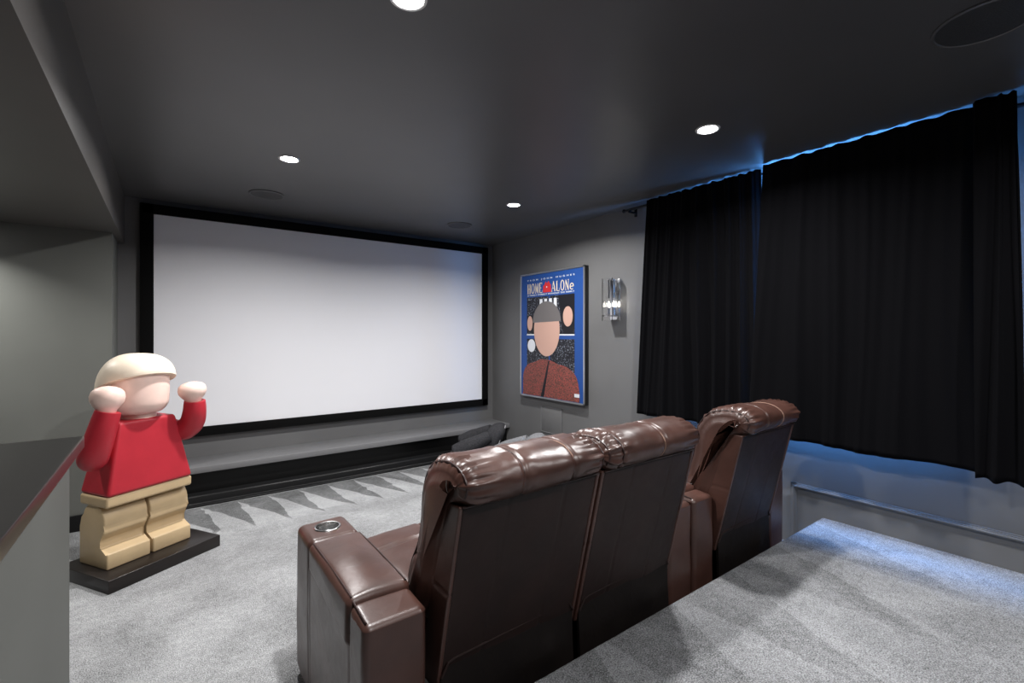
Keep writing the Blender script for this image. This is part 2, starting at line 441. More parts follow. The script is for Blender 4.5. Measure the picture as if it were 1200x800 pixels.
def ceil_speaker(x, y, r, lab):
    t = thing('ceiling_speaker', lab, 'speaker', (x, y, CEIL), 0, 'flush ceiling speakers')
    bm = bmesh.new(); lathe(bm, (x, y, CEIL), [(r, -0.0003), (r, -0.006), (r-0.008, -0.009), (r-0.012, -0.006), (r-0.012, -0.0003)])
    obj('bezel', bm, M['ceil'], t)
    bm = bmesh.new(); cyl(bm, (x, y, CEIL-0.006), (x, y, CEIL-0.0002), r-0.0125)
    obj('grille', bm, M['grille'], t)
ceil_speaker(0.63, 4.08, 0.125, 'dark round flush speaker in the ceiling above the left of the screen')
ceil_speaker(2.36, 4.08, 0.125, 'dark round flush speaker in the ceiling above the right of the screen')
ceil_speaker(2.30, 0.33, 0.145, 'large dark round flush speaker in the near ceiling at the top right corner')

# ------------------------------------------------------------------ poster
YL, YR, ZT, ZB, FX = 4.158, 3.160, 2.0, 0.662, 3.19
po = thing('film_poster', 'large blue framed poster reading HOME ALONE hung on the right wall', 'poster', (RW-0.001, (YL+YR)/2, ZB))
fb = 0.016
bm = bmesh.new()
box(bm, FX+0.006, RW-0.001, YR, YL, ZB, ZT, 0.002)
obj('canvas_box', bm, M['plastic'], po)
bm = bmesh.new()
for a in ((YR, YR+fb, ZB, ZT), (YL-fb, YL, ZB, ZT), (YR, YL, ZB, ZB+fb), (YR, YL, ZT-fb, ZT)):
    box(bm, FX-0.003, FX+0.006, *a, 0.001, 1)
obj('frame_edge', bm, M['silver'], po)
def PP(a, b, layer): return Vector((FX+0.0055-0.0006*layer, YL-(YL-YR)*a, ZT-(ZT-ZB)*b))
pbm = bmesh.new()
PM = ['p_cream', 'p_blue', 'p_black', 'p_snow', 'p_white', 'p_red', 'p_face', 'p_cap', 'p_knit']
def ppoly(pts, layer, k):
    f = pbm.faces.new([pbm.verts.new(PP(a, b, layer)) for a, b in pts]); f.material_index = PM.index(k)
def pell(ca, cb, ra, rb, layer, k, n=40, a0=0, a1=2*PI):
    ppoly([(ca+ra*math.cos(a0+(a1-a0)*i/n), cb+rb*math.sin(a0+(a1-a0)*i/n)) for i in range(n)], layer, k)
ppoly([(0.01, 0.008), (0.99, 0.008), (0.99, 0.992), (0.01, 0.992)], 0, 'p_blue')
for (a0, a1) in ((0.11, 0.475), (0.495, 0.86)):
    ppoly([(a0, 0.195), (a1, 0.195), (a1, 0.50), (a0, 0.50)], 1, 'p_snow')
    ppoly([(a0, 0.53), (a1, 0.53), (a1, 0.84), (a0, 0.84)], 1, 'p_snow')
ppoly([(0.11, 0.492), (0.86, 0.492), (0.86, 0.502), (0.11, 0.502)], 2, 'p_white')
for i in range(4):
    a = 0.33+0.075*i; ppoly([(a, 0.215), (a+0.045, 0.215), (a+0.045, 0.30), (a, 0.30)], 2, 'p_white')
pell(0.19, 0.585, 0.065, 0.052, 2, 'p_white')
ppoly([(0.62, 0.195), (0.86, 0.195), (0.86, 0.46), (0.80, 0.49), (0.70, 0.49)], 2, 'p_black')
ppoly([(0.11, 0.34), (0.26, 0.34), (0.26, 0.49), (0.19, 0.49), (0.11, 0.44)], 2, 'p_black')
pell(0.765, 0.36, 0.07, 0.075, 3, 'p_face'); pell(0.165, 0.405, 0.045, 0.06, 3, 'p_face')
# plain stand-in for the picture: a pale oval under a grey cap, rising from a mottled maroon mound
pell(0.44, 0.46, 0.205, 0.205, 3, 'p_face', 60)
pell(0.44, 0.40, 0.225, 0.165, 4, 'p_cap', 60, PI, 2*PI+0.01)
mound = [(0.04, 0.985)] + [(p.x, p.y) for p in crom([(0.045, 0.95), (0.05, 0.82), (0.12, 0.745), (0.25, 0.715), (0.36, 0.69), (0.50, 0.695), (0.62, 0.72), (0.76, 0.74), (0.88, 0.80), (0.925, 0.90), (0.93, 0.985)], 8)]
ppoly(mound, 5, 'p_knit')
ppoly([(0.47, 0.70), (0.49, 0.70), (0.40, 0.985), (0.35, 0.985)], 6, 'p_black')
ppoly([(0.86, 0.925), (0.93, 0.925), (0.93, 0.95), (0.86, 0.95)], 7, 'p_white')
# little red house between the two title words
ppoly([(0.385, 0.165), (0.385, 0.112), (0.405, 0.105), (0.43, 0.078), (0.445, 0.095), (0.475, 0.078), (0.51, 0.112), (0.515, 0.165)], 2, 'p_red')
ppoly([(0.437, 0.118), (0.452, 0.118), (0.452, 0.13), (0.437, 0.13)], 3, 'p_white')
# serif title letters: unit glyphs, x 0..1, y 0 (base) .. 1 (top); strokes (x0,y0,x1,y1,w)
GL = {
 'H': [(.2, 0, .2, 1, .2), (.8, 0, .8, 1, .2), (.2, .5, .8, .5, .07), (.02, .02, .38, .02, .05), (.02, .98, .38, .98, .05), (.62, .02, .98, .02, .05), (.62, .98, .98, .98, .05)],
 'O': 'ring', 
 'M': [(.15, 0, .15, 1, .08), (.85, 0, .85, 1, .2), (.15, 1, .5, .1, .17), (.5, .1, .85, 1, .07), (0, .02, .3, .02, .05), (.68, .02, 1.02, .02, .05), (0, .98, .2, .98, .05)],
 'E': [(.22, 0, .22, 1, .2), (.2, .02, .92, .02, .07), (.2, .98, .88, .98, .07), (.2, .5, .66, .5, .06), (.9, .02, .9, .25, .06), (.86, .98, .86, .78, .06)],
 'A': [(.06, 0, .5, 1, .08), (.5, 1, .92, 0, .2), (.2, .32, .78, .32, .06), (-.06, .02, .22, .02, .05), (.74, .02, 1.06, .02, .05)],
 'L': [(.25, 0, .25, 1, .2), (.2, .02, .92, .02, .07), (.9, .02, .9, .3, .06), (.05, .98, .45, .98, .05)],
 'N': [(.15, 0, .15, 1, .08), (.85, 0, .85, 1, .08), (.15, 1, .85, 0, .2), (0, .02, .32, .02, .05), (.68, .98, 1, .98, .05)],
 'e': 'small_e'}
tb = pbm
def title(word, a0, aw, b0, bh, gap=1.12):
    n = len(word)
    for i, ch in enumerate(word):
        w = aw/n
        def T(x, y): return PP(a0 + w*(i + x*0.86), b0 + bh*(1-y), 2)
        asp = (w*(YL-YR)*0.86)/(bh*(ZT-ZB))
        g = GL[ch]
        if g in ('ring', 'small_e'):
            hy = 0.5 if g == 'ring' else 0.30; N = 36; O, I = [], []
            span = 2*PI if g == 'ring' else 2*PI*0.86
            for k in range(N+1):
                a = span*k/N
                ox, oy = .5+.5*math.cos(a), hy+(hy+.02)*math.sin(a)
                ix, iy = .5+.30*math.cos(a), hy+(hy-.05)*math.sin(a)
                O.append(tb.verts.new(T(ox, oy))); I.append(tb.verts.new(T(ix, iy)))
            for k in range(N): tb.faces.new((O[k], O[k+1], I[k+1], I[k]))
            if g == 'small_e':
                tb.faces.new([tb.verts.new(T(*p)) for p in ((.1, .27), (.98, .27), (.98, .34), (.1, .34))])
            continue
        for (xa, ya, xb, yb, sw) in g:
            pa, pb = Vector((xa*asp, ya)), Vector((xb*asp, yb)); d = (pb-pa).normalized(); nn = Vector((-d.y, d.x))*sw*0.5*(0.62 if abs(d.y) > .3 else 1)
            q = [pa+nn, pb+nn, pb-nn, pa-nn]
            tb.faces.new([tb.verts.new(T(p.x/asp, p.y)) for p in q])
title('HOME', 0.12, 0.265, 0.086, 0.078)
title('ALONe', 0.52, 0.34, 0.086, 0.078)
def text_mesh(txt, a0, a1, b_base, bh, name, spacing=1.0, m='p_white', bold=0.02):
    cu = bpy.data.curves.new('t', 'FONT'); cu.body = txt; cu.size = 1; cu.space_character = spacing; cu.offset = bold
    o = bpy.data.objects.new('t', cu); C.objects.link(o); bpy.context.view_layer.update()
    me = bpy.data.meshes.new_from_object(o.evaluated_get(bpy.context.evaluated_depsgraph_get()))
    bpy.data.objects.remove(o, do_unlink=True)
    bm = bmesh.new(); bm.from_mesh(me)
    xs = [v.co.x for v in bm.verts]; ys = [v.co.y for v in bm.verts]
    for v in bm.verts:
        v.co = PP(a0 + (a1-a0)*(v.co.x-min(xs))/(max(xs)-min(xs)), b_base - bh*(v.co.y-min(ys))/(max(ys)-min(ys)), 2)
    for f in bm.faces: 
        g = pbm.faces.new([pbm.verts.new(v.co) for v in f.verts]); g.material_index = PM.index(m)
    bm.free()
text_mesh('FROM JOHN HUGHES', 0.125, 0.86, 0.066, 0.016, 'credit_lettering', 1.9)
text_mesh('A FAMILY COMEDY WITHOUT THE FAMILY', 0.12, 0.86, 0.184, 0.012, 'tagline_lettering', 1.05)
obj('print', pbm, [M[k] for k in PM], po, False, weld=False)

# flush panel under the poster
wp = thing('wall_panel', 'small square flush wall panel painted grey, below the poster', 'wall panel', (RW-0.001, 3.72, 0.33))
obj('plate', bx(RW-0.006, RW-0.0008, 3.53, 3.86, 0.30, 0.575, 0.002), M['wall'], wp)
bm = bmesh.new()
for a in ((3.53, 3.536, .30, .575), (3.854, 3.86, .30, .575), (3.53, 3.86, .569, .575), (3.53, 3.86, .30, .306)): box(bm, RW-0.011, RW-0.005, *a, 0.001, 1)
obj('rim', bm, M['bench'], wp)

# ------------------------------------------------------------------ wall sconce
sc = thing('wall_sconce', 'lit glass and chrome two bulb sconce between poster and curtains', 'wall lamp', (RW-0.001, 2.822, 1.46))
SY = 2.822
obj('backplate', bx(RW-0.014, RW-0.001, SY-0.052, SY+0.052, 1.47, 1.835, 0.003), M['chrome'], sc)
obj('tray', bx(RW-0.115, RW-0.010, SY-0.052, SY+0.052, 1.498, 1.510, 0.002), M['chrome'], sc)
for yy in (SY-0.027, SY+0.027):
    bm = bmesh.new(); cyl(bm, (RW-0.062, yy, 1.510), (RW-0.062, yy, 1.575), 0.013); cyl(bm, (RW-0.062, yy, 1.575), (RW-0.062, yy, 1.583), 0.016)
    obj('candle_sleeve', bm, M['chrome'], sc)
    bm = bmesh.new(); lathe(bm, (RW-0.062, yy, 1.583), [(0.0005, 0), (0.008, 0.002), (0.012, 0.015), (0.011, 0.03), (0.005, 0.045), (0.0005, 0.052)], 20)
    obj('bulb', bm, M['bulb'], sc)
    bm = bmesh.new(); cyl(bm, (RW-0.062, yy, 1.66), (RW-0.062, yy, 1.83), 0.008, n=16)
    obj('sleeve_reflection', bm, M['chrome'], sc)  # bar above each bulb, modelled in place of the candle sleeve's reflection
for a in ((RW-0.119, RW-0.114, SY-0.058, SY+0.058), (RW-0.112, RW-0.012, SY-0.058, SY-0.053), (RW-0.112, RW-0.012, SY+0.053, SY+0.058)):
    obj('glass_panel', bx(*a, 1.462, 1.838), M['glass'], sc, False)
obj('top_bar', bx(RW-0.115, RW-0.010, SY-0.006, SY+0.006, 1.828, 1.836, 0.002), M['chrome'], sc)

# ------------------------------------------------------------------ curtains, rod
cr = thing('curtain_rod', 'black curtain rod running just below the ceiling on the right wall', 'curtain rod', (3.165, 1.2, 2.385))
RX = 3.165; RZ = 2.398
bm = bmesh.new(); cyl(bm, (RX, 2.66, RZ), (RX, 0.16, RZ), 0.010, n=16); obj('rod', bm, M['blackmetal'], cr)
for y in (2.665, 0.155):
    bm = bmesh.new(); bmesh.ops.create_uvsphere(bm, u_segments=16, v_segments=10, radius=0.017, matrix=Matrix.Translation((RX, y, RZ)))
    obj('finial', bm, M['blackmetal'], cr)
for y in (2.60, 1.472, 0.24):
    bm = bmesh.new(); box(bm, RX-0.008, RW, y-0.007, y+0.007, RZ-0.026, RZ-0.012, 0.002); box(bm, RW-0.006, RW, y-0.014, y+0.014, RZ-0.05, RZ+0.02, 0.002)
    box(bm, RX-0.014, RX+0.014, y-0.007, y+0.007, RZ-0.026, RZ-0.006, 0.002)
    obj('bracket', bm, M['blackmetal'], cr)
def curtain(y0, y1, yb0, yb1, xoff, nf, amp, zb, lab, seed, ztop=2.426):
    bm = bmesh.new(); NX = max(60, int(nf*18)); NZ = 60
    rnd = random.Random(seed); ph = [rnd.uniform(0, 6.28) for _ in range(6)]
    grid = []
    for j in range(NZ+1):
        v = j/NZ; z = ztop + (zb-ztop)*v; row = []
        for i in range(NX+1):
            u = i/NX
            y = (y0+(y1-y0)*u)*(1-v) + (yb0+(yb1-yb0)*u)*v
            w = u + 0.35/nf*math.sin(u*5+ph[0]) + 0.12/nf*math.sin(v*3+u*9+ph[1])
            a = math.sin(2*PI*nf*w + ph[2])
            a = math.copysign(abs(a)**0.8, a)
            big = amp*(0.72+0.28*math.sin(u*7+ph[3])) * (0.55+0.6*v) * a
            fl = 0.010*math.sin(u*13+v*4+ph[4])*v + 0.004*math.sin(2*PI*nf*2.7*w+ph[5])
            x = xoff + big + fl
            z2 = z + (0.004*math.sin(2*PI*nf*w*1.5+ph[5]) if j < 2 else 0) + (0.006*math.sin(u*11+ph[1]) if j == NZ else 0)
            row.append(bm.verts.new((x, y + 0.006*math.cos(2*PI*nf*w+ph[2]), z2)))
        grid.append(row)
    for j in range(NZ):
        for i in range(NX): bm.faces.new((grid[j][i], grid[j][i+1], grid[j+1][i+1], grid[j+1][i]))
    o = obj('curtain', bm, [M['curtain'], M['bounce_lining']], angle=80, room_side=True)
    md = o.modifiers.new('thickness', 'SOLIDIFY'); md.thickness = 0.004; md.offset = 0; md.material_offset = 1; md.material_offset_rim = 0
    return tag(o, lab, 'curtain', 'black velvet curtains on the right wall')
curtain(2.395, 1.502, 2.50, 1.43, 3.130, 9, 0.021, 0.690, 'black velvet curtain in close folds nearest the wall sconce', 3)
curtain(1.464, 0.47, 1.56, 0.455, 3.083, 5, 0.012, 0.690, 'widest black velvet curtain hanging almost flat in the middle of the rod', 5)
curtain(0.485, 0.335, 0.475, 0.315, 3.035, 1.6, 0.018, 0.675, 'narrow black velvet curtain at the near right end of the rod', 8)

# ------------------------------------------------------------------ reclining seats
def nz(p, s, seed=0): return noise.noise(Vector(p)*s + Vector((seed*7.3, seed*3.1, seed*1.7)))
BACK = [(1.116, .868), (1.088, .890), (1.076, .925), (1.092, .960), (1.14, .985), (1.21, .988), (1.29, .965), (1.345, .91), (1.372, .84), (1.382, .76),
        (1.405, .68), (1.455, .60), (1.480, .53), (1.455, .465), (1.37, .44), (1.30, .47), (1.24, .60), (1.20, .72), (1.165, .82), (1.14, .862)]
def back_cushion(x0, x1, seams, seed, parent):
    prof = crom([(0, a, b) for a, b in BACK], 7, closed=True)
    P = [(p.y, p.z) for p in prof]; n = len(P)
    # outward normals
    N = []
    for i in range(n):
        a, b = P[i-1], P[(i+1) % n]; d = Vector((b[0]-a[0], b[1]-a[1])).normalized(); N.append(Vector((-d.y, d.x)))
    cen = Vector((sum(p[0] for p in P)/n, sum(p[1] for p in P)/n))
    if sum((Vector(P[i])-cen).dot(N[i]) for i in range(n)) < 0: N = [-v for v in N]
    R = 0.048; W = x1-x0; st = []
    K = 9
    for k in range(K+1): a = PI/2*k/K; st.append((x0 + R*(1-math.sin(a)), R*(1-math.cos(a))) if False else (x0+R-R*math.cos(a), R-R*math.sin(a)))
    MID = 110
    for k in range(1, MID): st.append((x0+R+(W-2*R)*k/MID, 0))
    for k in range(K, -1, -1): a = PI/2*k/K; st.append((x1-R+R*math.cos(a), R-R*math.sin(a)))
    bm = bmesh.new(); rings = []
    roll_c = Vector((1.20, .90))
    for (x, ins) in st:
        ring = []
        e = min(x-x0, x1-x)
        for i in range(n):
            p = Vector(P[i]); d = 0.0
            ang = math.atan2(p.y-roll_c.y, p.x-roll_c.x)
            on_roll = max(0, min(1, (p.y-0.80)/0.08))
            # gathers at the corners of the roll
            d += 0.0038*math.sin(ang*17+seed)*math.exp(-(e/0.07)**2)*on_roll*min(1, e/0.012)
            d += 0.0035*math.sin(ang*29+seed*2)*math.exp(-((e-0.05)/0.05)**2)*on_roll
            # broad crown and soft wrinkles
            d += 0.004*math.sin(PI*min(1, max(0, (x-x0)/W)))**0.6*on_roll
            d += 0.012*nz((x*2.2, p.x*4, p.y*4), 1.6, seed)*min(1, e/0.05)
            d += 0.0018*nz((x*14, p.x*10, p.y*10), 1.4, seed+5)*min(1, e/0.05)
            for s in seams:
                q = x-(x0+W*s)
                d -= 0.007*math.exp(-(q/0.008)**2)
                d += 0.0013*math.exp(-(abs(q)-0.03)**2/0.0003)*math.sin(ang*14+s*9)*on_roll
            # break between head roll and lumbar bolster at the front
            d -= 0.014*math.exp(-((p.y-0.655)/0.014)**2)*(1 if p.x > 1.35 else 0)
            if i < 3 or i > n-4: d = 0
            back = N[i]*(d-ins)
            ring.append(bm.verts.new((x, p.x+back.x, p.y+back.y)))
        rings.append(ring)
    for A, B in zip(rings, rings[1:]):
        for i in range(n): bm.faces.new((A[i], A[(i+1) % n], B[(i+1) % n], B[i]))
    for rg, sg in ((rings[0], -1), (rings[-1], 1)):
        # puffed end cap
        inner = []
        for i in range(n):
            p = rg[i].co; q = Vector((p.x+sg*0.010, p.y-N[i].x*0.016, p.z-N[i].y*0.016)); inner.append(bm.verts.new(q))
        for i in range(n): bm.faces.new((rg[i], rg[(i+1) % n], inner[(i+1) % n], inner[i]))
        inner2 = []
        for i in range(n):
            th = min((Vector(P[i])-Vector(P[j])).length for j in range(n) if min(abs(i-j), n-abs(i-j)) > n*0.22)
            w = min(0.016, 0.10*th); p = inner[i].co
            pk = 0.006*nz((p.y*14, p.z*14, seed), 1.0, 3)
            inner2.append(bm.verts.new((p.x+sg*(0.005+pk*0.5), p.y-N[i].x*w, p.z-N[i].y*w)))
        for i in range(n): bm.faces.new((inner[i], inner[(i+1) % n], inner2[(i+1) % n], inner2[i]))
        bm.faces.new(inner2)
    cu = obj('back_cushion', bm, M['leather'], parent, angle=60)
    # seams shown as a welt / stitching in the groove
    for s, mm, nm in zip(seams, ('welt', 'stitch'), ('welt', 'stitching')):
        x = x0+W*s; idx = [i for i in range(0, int(n*0.52))]
        pts = [(x, P[i][0]-N[i].x*0.003, P[i][1]-N[i].y*0.003) for i in idx]
        b2 = bmesh.new(); tube(b2, pts, 0.0028 if nm == 'welt' else 0.0016, 6); obj(nm, b2, M[mm], cu)
    # end seam of the roll where the leather is gathered
    for xx, sg in ((x0, -1), (x1, 1)):
        pts = [(xx+sg*-0.014, P[i][0]-N[i].x*0.014, P[i][1]-N[i].y*0.014) for i in range(4, int(n*0.66))]
        b2 = bmesh.new(); tube(b2, pts, 0.0035, 6); obj('end_piping', b2, M['welt'], cu)
    # piping along the seam to the rear panel
    b2 = bmesh.new(); tube(b2, [(x0+0.012+(W-0.024)*k/20, 1.1135, 0.8665) for k in range(21)], 0.0042, 8); obj('rear_piping', b2, M['welt'], cu)
    return cu
def rear_panel(x0, x1, parent, seed):
    bm = bmesh.new()
    def fn(p, n):
        t = (p.z-0.30)/0.565
        yb = 1.252 + (1.118-1.252)*t
        q = Vector(p); q.y = p.y + yb
        q.y -= 0.004*nz((p.x*4, 0, p.z*4), 1, seed)*(1 if n.y < -0.5 else 0)
        for s in (0.27, 0.70):
            dx = p.x-(x0+(x1-x0)*(s+0.04*t)); q.y += 0.0035*math.exp(-(dx/0.004)**2)*(1 if n.y < -.5 else 0)
        return q
    rbox(bm, x0, x1, 0.0, 0.085, 0.30, 0.866, 0.012, fn, ni=70, ne=3)
    o = obj('rear_panel', bm, M['vinyl'], parent, angle=60)
    for xa, xb in ((x0-0.010, x0+0.004), (x1-0.004, x1+0.010)):
        bm = bmesh.new()
        def sfn(p, n):
            t = (p.z-0.30)/0.565; q = Vector(p); q.y = p.y + 1.252 + (1.118-1.252)*t
            q.x -= n.x*0.004*math.exp(-((p.z-0.60)/0.004)**2); return q
        rbox(bm, xa, xb, -0.003, 0.10, 0.28, 0.868, 0.005, sfn, ni=70, ne=2)
        obj('side_strip', bm, M['leather'], parent, angle=60)
    return o
def rear_flap(x0, x1, parent, seed):
    r = 0.045
    prof = [(x0+0.004, 0.03), (x1-0.004, 0.03)] + [(x1-r+r*math.cos(a), .382-r+r*math.sin(a)) for a in [k*PI/2/8 for k in range(9)]] + \
           [(x0+r+r*math.cos(a), .366-r+r*math.sin(a)) for a in [PI/2+k*PI/2/8 for k in range(9)]]
    bm = bmesh.new()
    # gridded slab so that it can sag: top edge leans in, bottom pulled out a little
    xs = [x0+(x1-x0)*k/24 for k in range(25)]
    rows = []
    for side in (0, 1):
        g = []
        for j in range(15):
            row = []
            for i, x in enumerate(xs):
                e = min(x-x0, x1-x); top = .374 + .008*((x-x0)/(x1-x0)*2-1) - (r-math.sqrt(max(0, r*r-(r-min(e, r))**2)))*0.9
                z = 0.03 + (top-0.03)*j/14
                y = 1.232 + 0.010*(z/0.37) + 0.006*nz((x*6, 0, z*6), 1, seed) - (0.012*math.exp(-((x-x1+0.12)/0.05)**2-((z-0.24)/0.05)**2))
                if side: y += 0.012
                row.append(bm.verts.new((x, y, z)))
            g.append(row)
        rows.append(g)
        for j in range(14):
            for i in range(24):
                bm.faces.new((g[j][i], g[j][i+1], g[j+1][i+1], g[j+1][i]))
    A, B = rows
    for i in range(24):
        for j in (0, 14): bm.faces.new((A[j][i], A[j][i+1], B[j][i+1], B[j][i]))
    for j in range(14):
        for i in (0, 24): bm.faces.new((A[j][i], A[j+1][i], B[j+1][i], B[j][i]))
    o = obj('rear_flap', bm, M['flap'], parent, angle=50)
    b2 = bmesh.new(); tube(b2, [(x, A[14][i].co.y+0.004 if False else 1.238, .374+.008*((x-x0)/(x1-x0)*2-1) - (r-math.sqrt(max(0, r*r-(r-min(min(x-x0, x1-x), r))**2)))*0.9) for i, x in enumerate(xs)], 0.0045, 8)
    obj('flap_piping', b2, M['vinyl'], o)
    return o
def seat(x0, x1, parent, seed):
    bm = bmesh.new()
    def fn(p, n):
        c = 0.012*(1-((p.x-(x0+x1)/2)/((x1-x0)/2))**2) if n.z > 0.3 else 0
        g = 0.010*math.exp(-((p.y-1.83)/0.007)**2)*(1 if n.z > .3 else 0) + 0.008*math.exp(-((p.x-(x0+x1)/2)/0.007)**2)*(1 if n.z > .3 and p.y > 1.83 else 0)
        w = 0.006*nz(p, 9, seed)
        return p + n*(w) + Vector((0, 0, c-g))
    rbox(bm, x0, x1, 1.36, 2.00, 0.27, 0.475, 0.045, fn, ni=60, ne=4)
    obj('seat_cushion', bm, M['leather'], parent, angle=60)
    bm = bmesh.new(); rbox(bm, x0+0.008, x1-0.008, 1.955, 2.012, 0.07, 0.285, 0.02, lambda p, n: p+n*0.005*nz(p, 10, seed), ni=20)
    obj('footrest', bm, M['leather'], parent, angle=60)
def arm(x0, x1, parent, seed, lab=None, yb=1.222, ztop=0.585):
    """front block with cup holder, padded middle, rear block"""
    W = x1-x0; xc = (x0+x1)/2
    def soft(a): return lambda p, n: p + n*(a*nz(p, 7, seed))
    # body
    bm = bmesh.new()
    def bodyfn(p, n):
        q = p + n*(0.003*nz(p, 5, seed))
        if abs(n.x) > .7: q.x -= n.x*0.005*math.exp(-((p.y-1.80)/0.004)**2); q.x -= n.x*0.005*math.exp(-((p.y-1.352)/0.004)**2)
        return q
    rbox(bm, x0+0.004, x1-0.004, yb+0.02, 1.99, 0.012, 0.50, 0.018, bodyfn, ni=90, ne=3)
    body = obj('arm_body', bm, M['leather'], parent, angle=60)
    # front block
    bm = bmesh.new()
    rbox(bm, x0, x1, 1.805, 2.02, 0.02, ztop, 0.030, soft(0.004), ni=20, ne=5)
    fb_ = obj('arm_front', bm, M['leather'], parent, angle=60)
    inv = wm(parent).inverted()
    cb = bmesh.new(); cyl(cb, (xc, 1.915, ztop-0.075), (xc, 1.915, ztop+0.05), 0.0430, n=48)
    cb.transform(inv); 
    # cutter must share the block's frame
    me_tmp = cb
    for v in me_tmp.verts: v.co = wm(parent) @ v.co
    boolean_cut(fb_, me_tmp)
    bm = bmesh.new()
    lathe(bm, (xc, 1.915, ztop), [(0.0005, -0.066), (0.036, -0.066), (0.0385, -0.062), (0.0405, -0.03), (0.0415, 0.0), (0.043, 0.0035), (0.0475, 0.0045), (0.0505, 0.002), (0.0510, -0.003), (0.0425, -0.006)], 64)
    obj('cup_holder', bm, M['steel'], fb_, angle=50)['label'] = 'brushed steel cup holder'
    # pad
    bm = bmesh.new()
    def padfn(p, n):
        u = (p.x-xc)/(W/2); v = (p.y-1.345)/(0.46)
        q = Vector(p)
        q.z += 0.016*(1-u*u)*math.sin(PI*max(0, min(1, v)))**0.5 if n.z > 0.1 else 0
        q.z -= 0.040*max(0, 1-v)**1.5 if n.z < 0.2 else 0.0
        q += n*(0.0035*nz(p, 8, seed+3))
        return q
    rbox(bm, x0-0.004, x1+0.006, 1.345, 1.812, 0.478, ztop, 0.026, padfn, ni=24, ne=5)
    pad = obj('arm_pad', bm, M['leather'], parent, angle=60)
    b2 = bmesh.new()
    for sx, dz in ((x0+0.014, 0), (x1-0.010, 0)):
        tube(b2, [(sx, 1.362+0.43*k/16, ztop-0.0015+0.004*math.sin(PI*k/16)) for k in range(17)], 0.0032, 6)
    obj('pad_piping', b2, M['welt'], pad)
    # rear block
    bm = bmesh.new()
    def rfn(p, n):
        q = p + n*(0.004*nz(p, 7, seed+9)); q.z -= 0.010*(1-(p.y-yb)/0.12) if n.z > .2 else 0; return q
    rbox(bm, x0+0.002, x1-0.002, yb, 1.352, 0.02, ztop-0.012, 0.024, rfn, ni=20, ne=5)
    rb = obj('arm_rear', bm, M['leather'], parent, angle=60)
    b2 = bmesh.new(); tube(b2, [(x0+0.016, yb+0.022+0.11*k/8, ztop-0.0185+0.008*k/8) for k in range(9)], 0.003, 6)
    obj('block_piping', b2, M['welt'], rb)
def seat_unit(x0, x1, seed, parent, seams):
    back_cushion(x0, x1, seams, seed, parent)
    rear_panel(x0+0.014, x1-0.014, parent, seed)
    rear_flap(x0+0.015, x1-0.015, parent, seed)
    seat(x0+0.004, x1-0.004, parent, seed)
A0, A1 = 0.415, 0.605
S1a, S1b, S2a, S2b = 0.640, 1.205, 1.209, 1.775
B0, B1 = 1.783, 1.966
D0, D1 = 1.978, 2.150
S3a, S3b = 2.157, 2.705
E0, E1 = 2.712, 2.895
lv = thing('reclining_loveseat', 'two seat brown leather recliner sofa with a cup holder in its left arm', 'sofa', (1.19, 1.6, 0))
arm(A0, A1, lv, 1); arm(B0, B1, lv, 2, yb=1.25)
seat_unit(S1a, S1b, 3.0, lv, (0.36, 0.72)); seat_unit(S2a, S2b, 5.2, lv, (0.13, 0.55))
bm = bmesh.new(); box(bm, A1-0.01, B0+0.01, 1.29, 1.95, 0.02, 0.28, 0.01); obj('base', bm, M['flap'], lv)
rc = thing('recliner_chair', 'single brown leather recliner at the right end beside the curtained wall', 'armchair', (2.43, 1.6, 0))
arm(D0, D1, rc, 7, yb=1.25); arm(E0, E1, rc, 8, yb=1.25)
seat_unit(S3a, S3b, 9.4, rc, (0.30, 0.62))
bm = bmesh.new(); box(bm, D1-0.01, E0+0.01, 1.29, 1.95, 0.02, 0.28, 0.01); obj('base', bm, M['flap'], rc)

# ------------------------------------------------------------------ small plush lounge chairs beyond the sofa
def plush_chair(x, y, rz, w, h, mm, lab, trim):
    t = thing('plush_lounge_chair', lab, 'lounge chair', (x, y, 0), rz)
    T = wm(t)
    bm = bmesh.new(); rbox(bm, -w/2, w/2, -0.24, 0.22, 0.0, 0.22, 0.07, lambda p, n: p+n*0.008*nz(p, 6, 2), ni=16); bm.transform(T)
    obj('seat', bm, mm, t, angle=60)
    # rounded back: thick arch
    bm = bmesh.new()
    def bf(p, n):
        q = Vector(p); k = max(0, (p.z-0.1)/(h-0.1)); q.y += 0.10*k*k; q.x *= 1-0.28*k**3; return q + n*0.006*nz(p, 7, 4)
    rbox(bm, -w/2, w/2, 0.06, 0.24, 0.02, h, 0.085, bf, ni=18, ne=6); bm.transform(T)
    bk = obj('backrest', bm, mm, t, angle=60)
    pts = []
    for k in range(41):
        a = PI*k/40; cs = math.copysign(abs(math.cos(a))**0.55, math.cos(a)); sn = max(0.0, math.sin(a))**0.55
        z = 0.06+(h-0.024-0.06)*sn; kk = max(0, (z-0.1)/(h-0.1))
        pts.append(Vector(((w/2-0.022)*cs*(1-0.28*kk**3), 0.219+0.10*kk*kk, z)))
    b2 = bmesh.new(); tube(b2, [T @ p for p in pts], 0.0055, 8); obj('piping', b2, trim, bk)
    for s in (-1, 1):
        bm = bmesh.new()
        pts = crom([(s*(w/2-0.03), 0.16, h*0.80), (s*(w/2+0.01), 0.02, h*0.66), (s*(w/2+0.02), -0.09, h*0.55), (s*(w/2+0.02), -0.17, h*0.46)], 6)
        tube(bm, [T @ p for p in pts], [0.055+0.025*min(1, i/8) if i < len(pts)-3 else 0.078-0.018*(i-len(pts)+3) for i in range(len(pts))], 18)
        ar = obj('armrest', bm, mm, t, angle=60)
plush_chair(2.44, 3.93, math.radians(-128), 0.38, 0.46, M['felt_dark'], 'charcoal plush low lounge chair in front of the right end of the bench', M['felt_trim'])
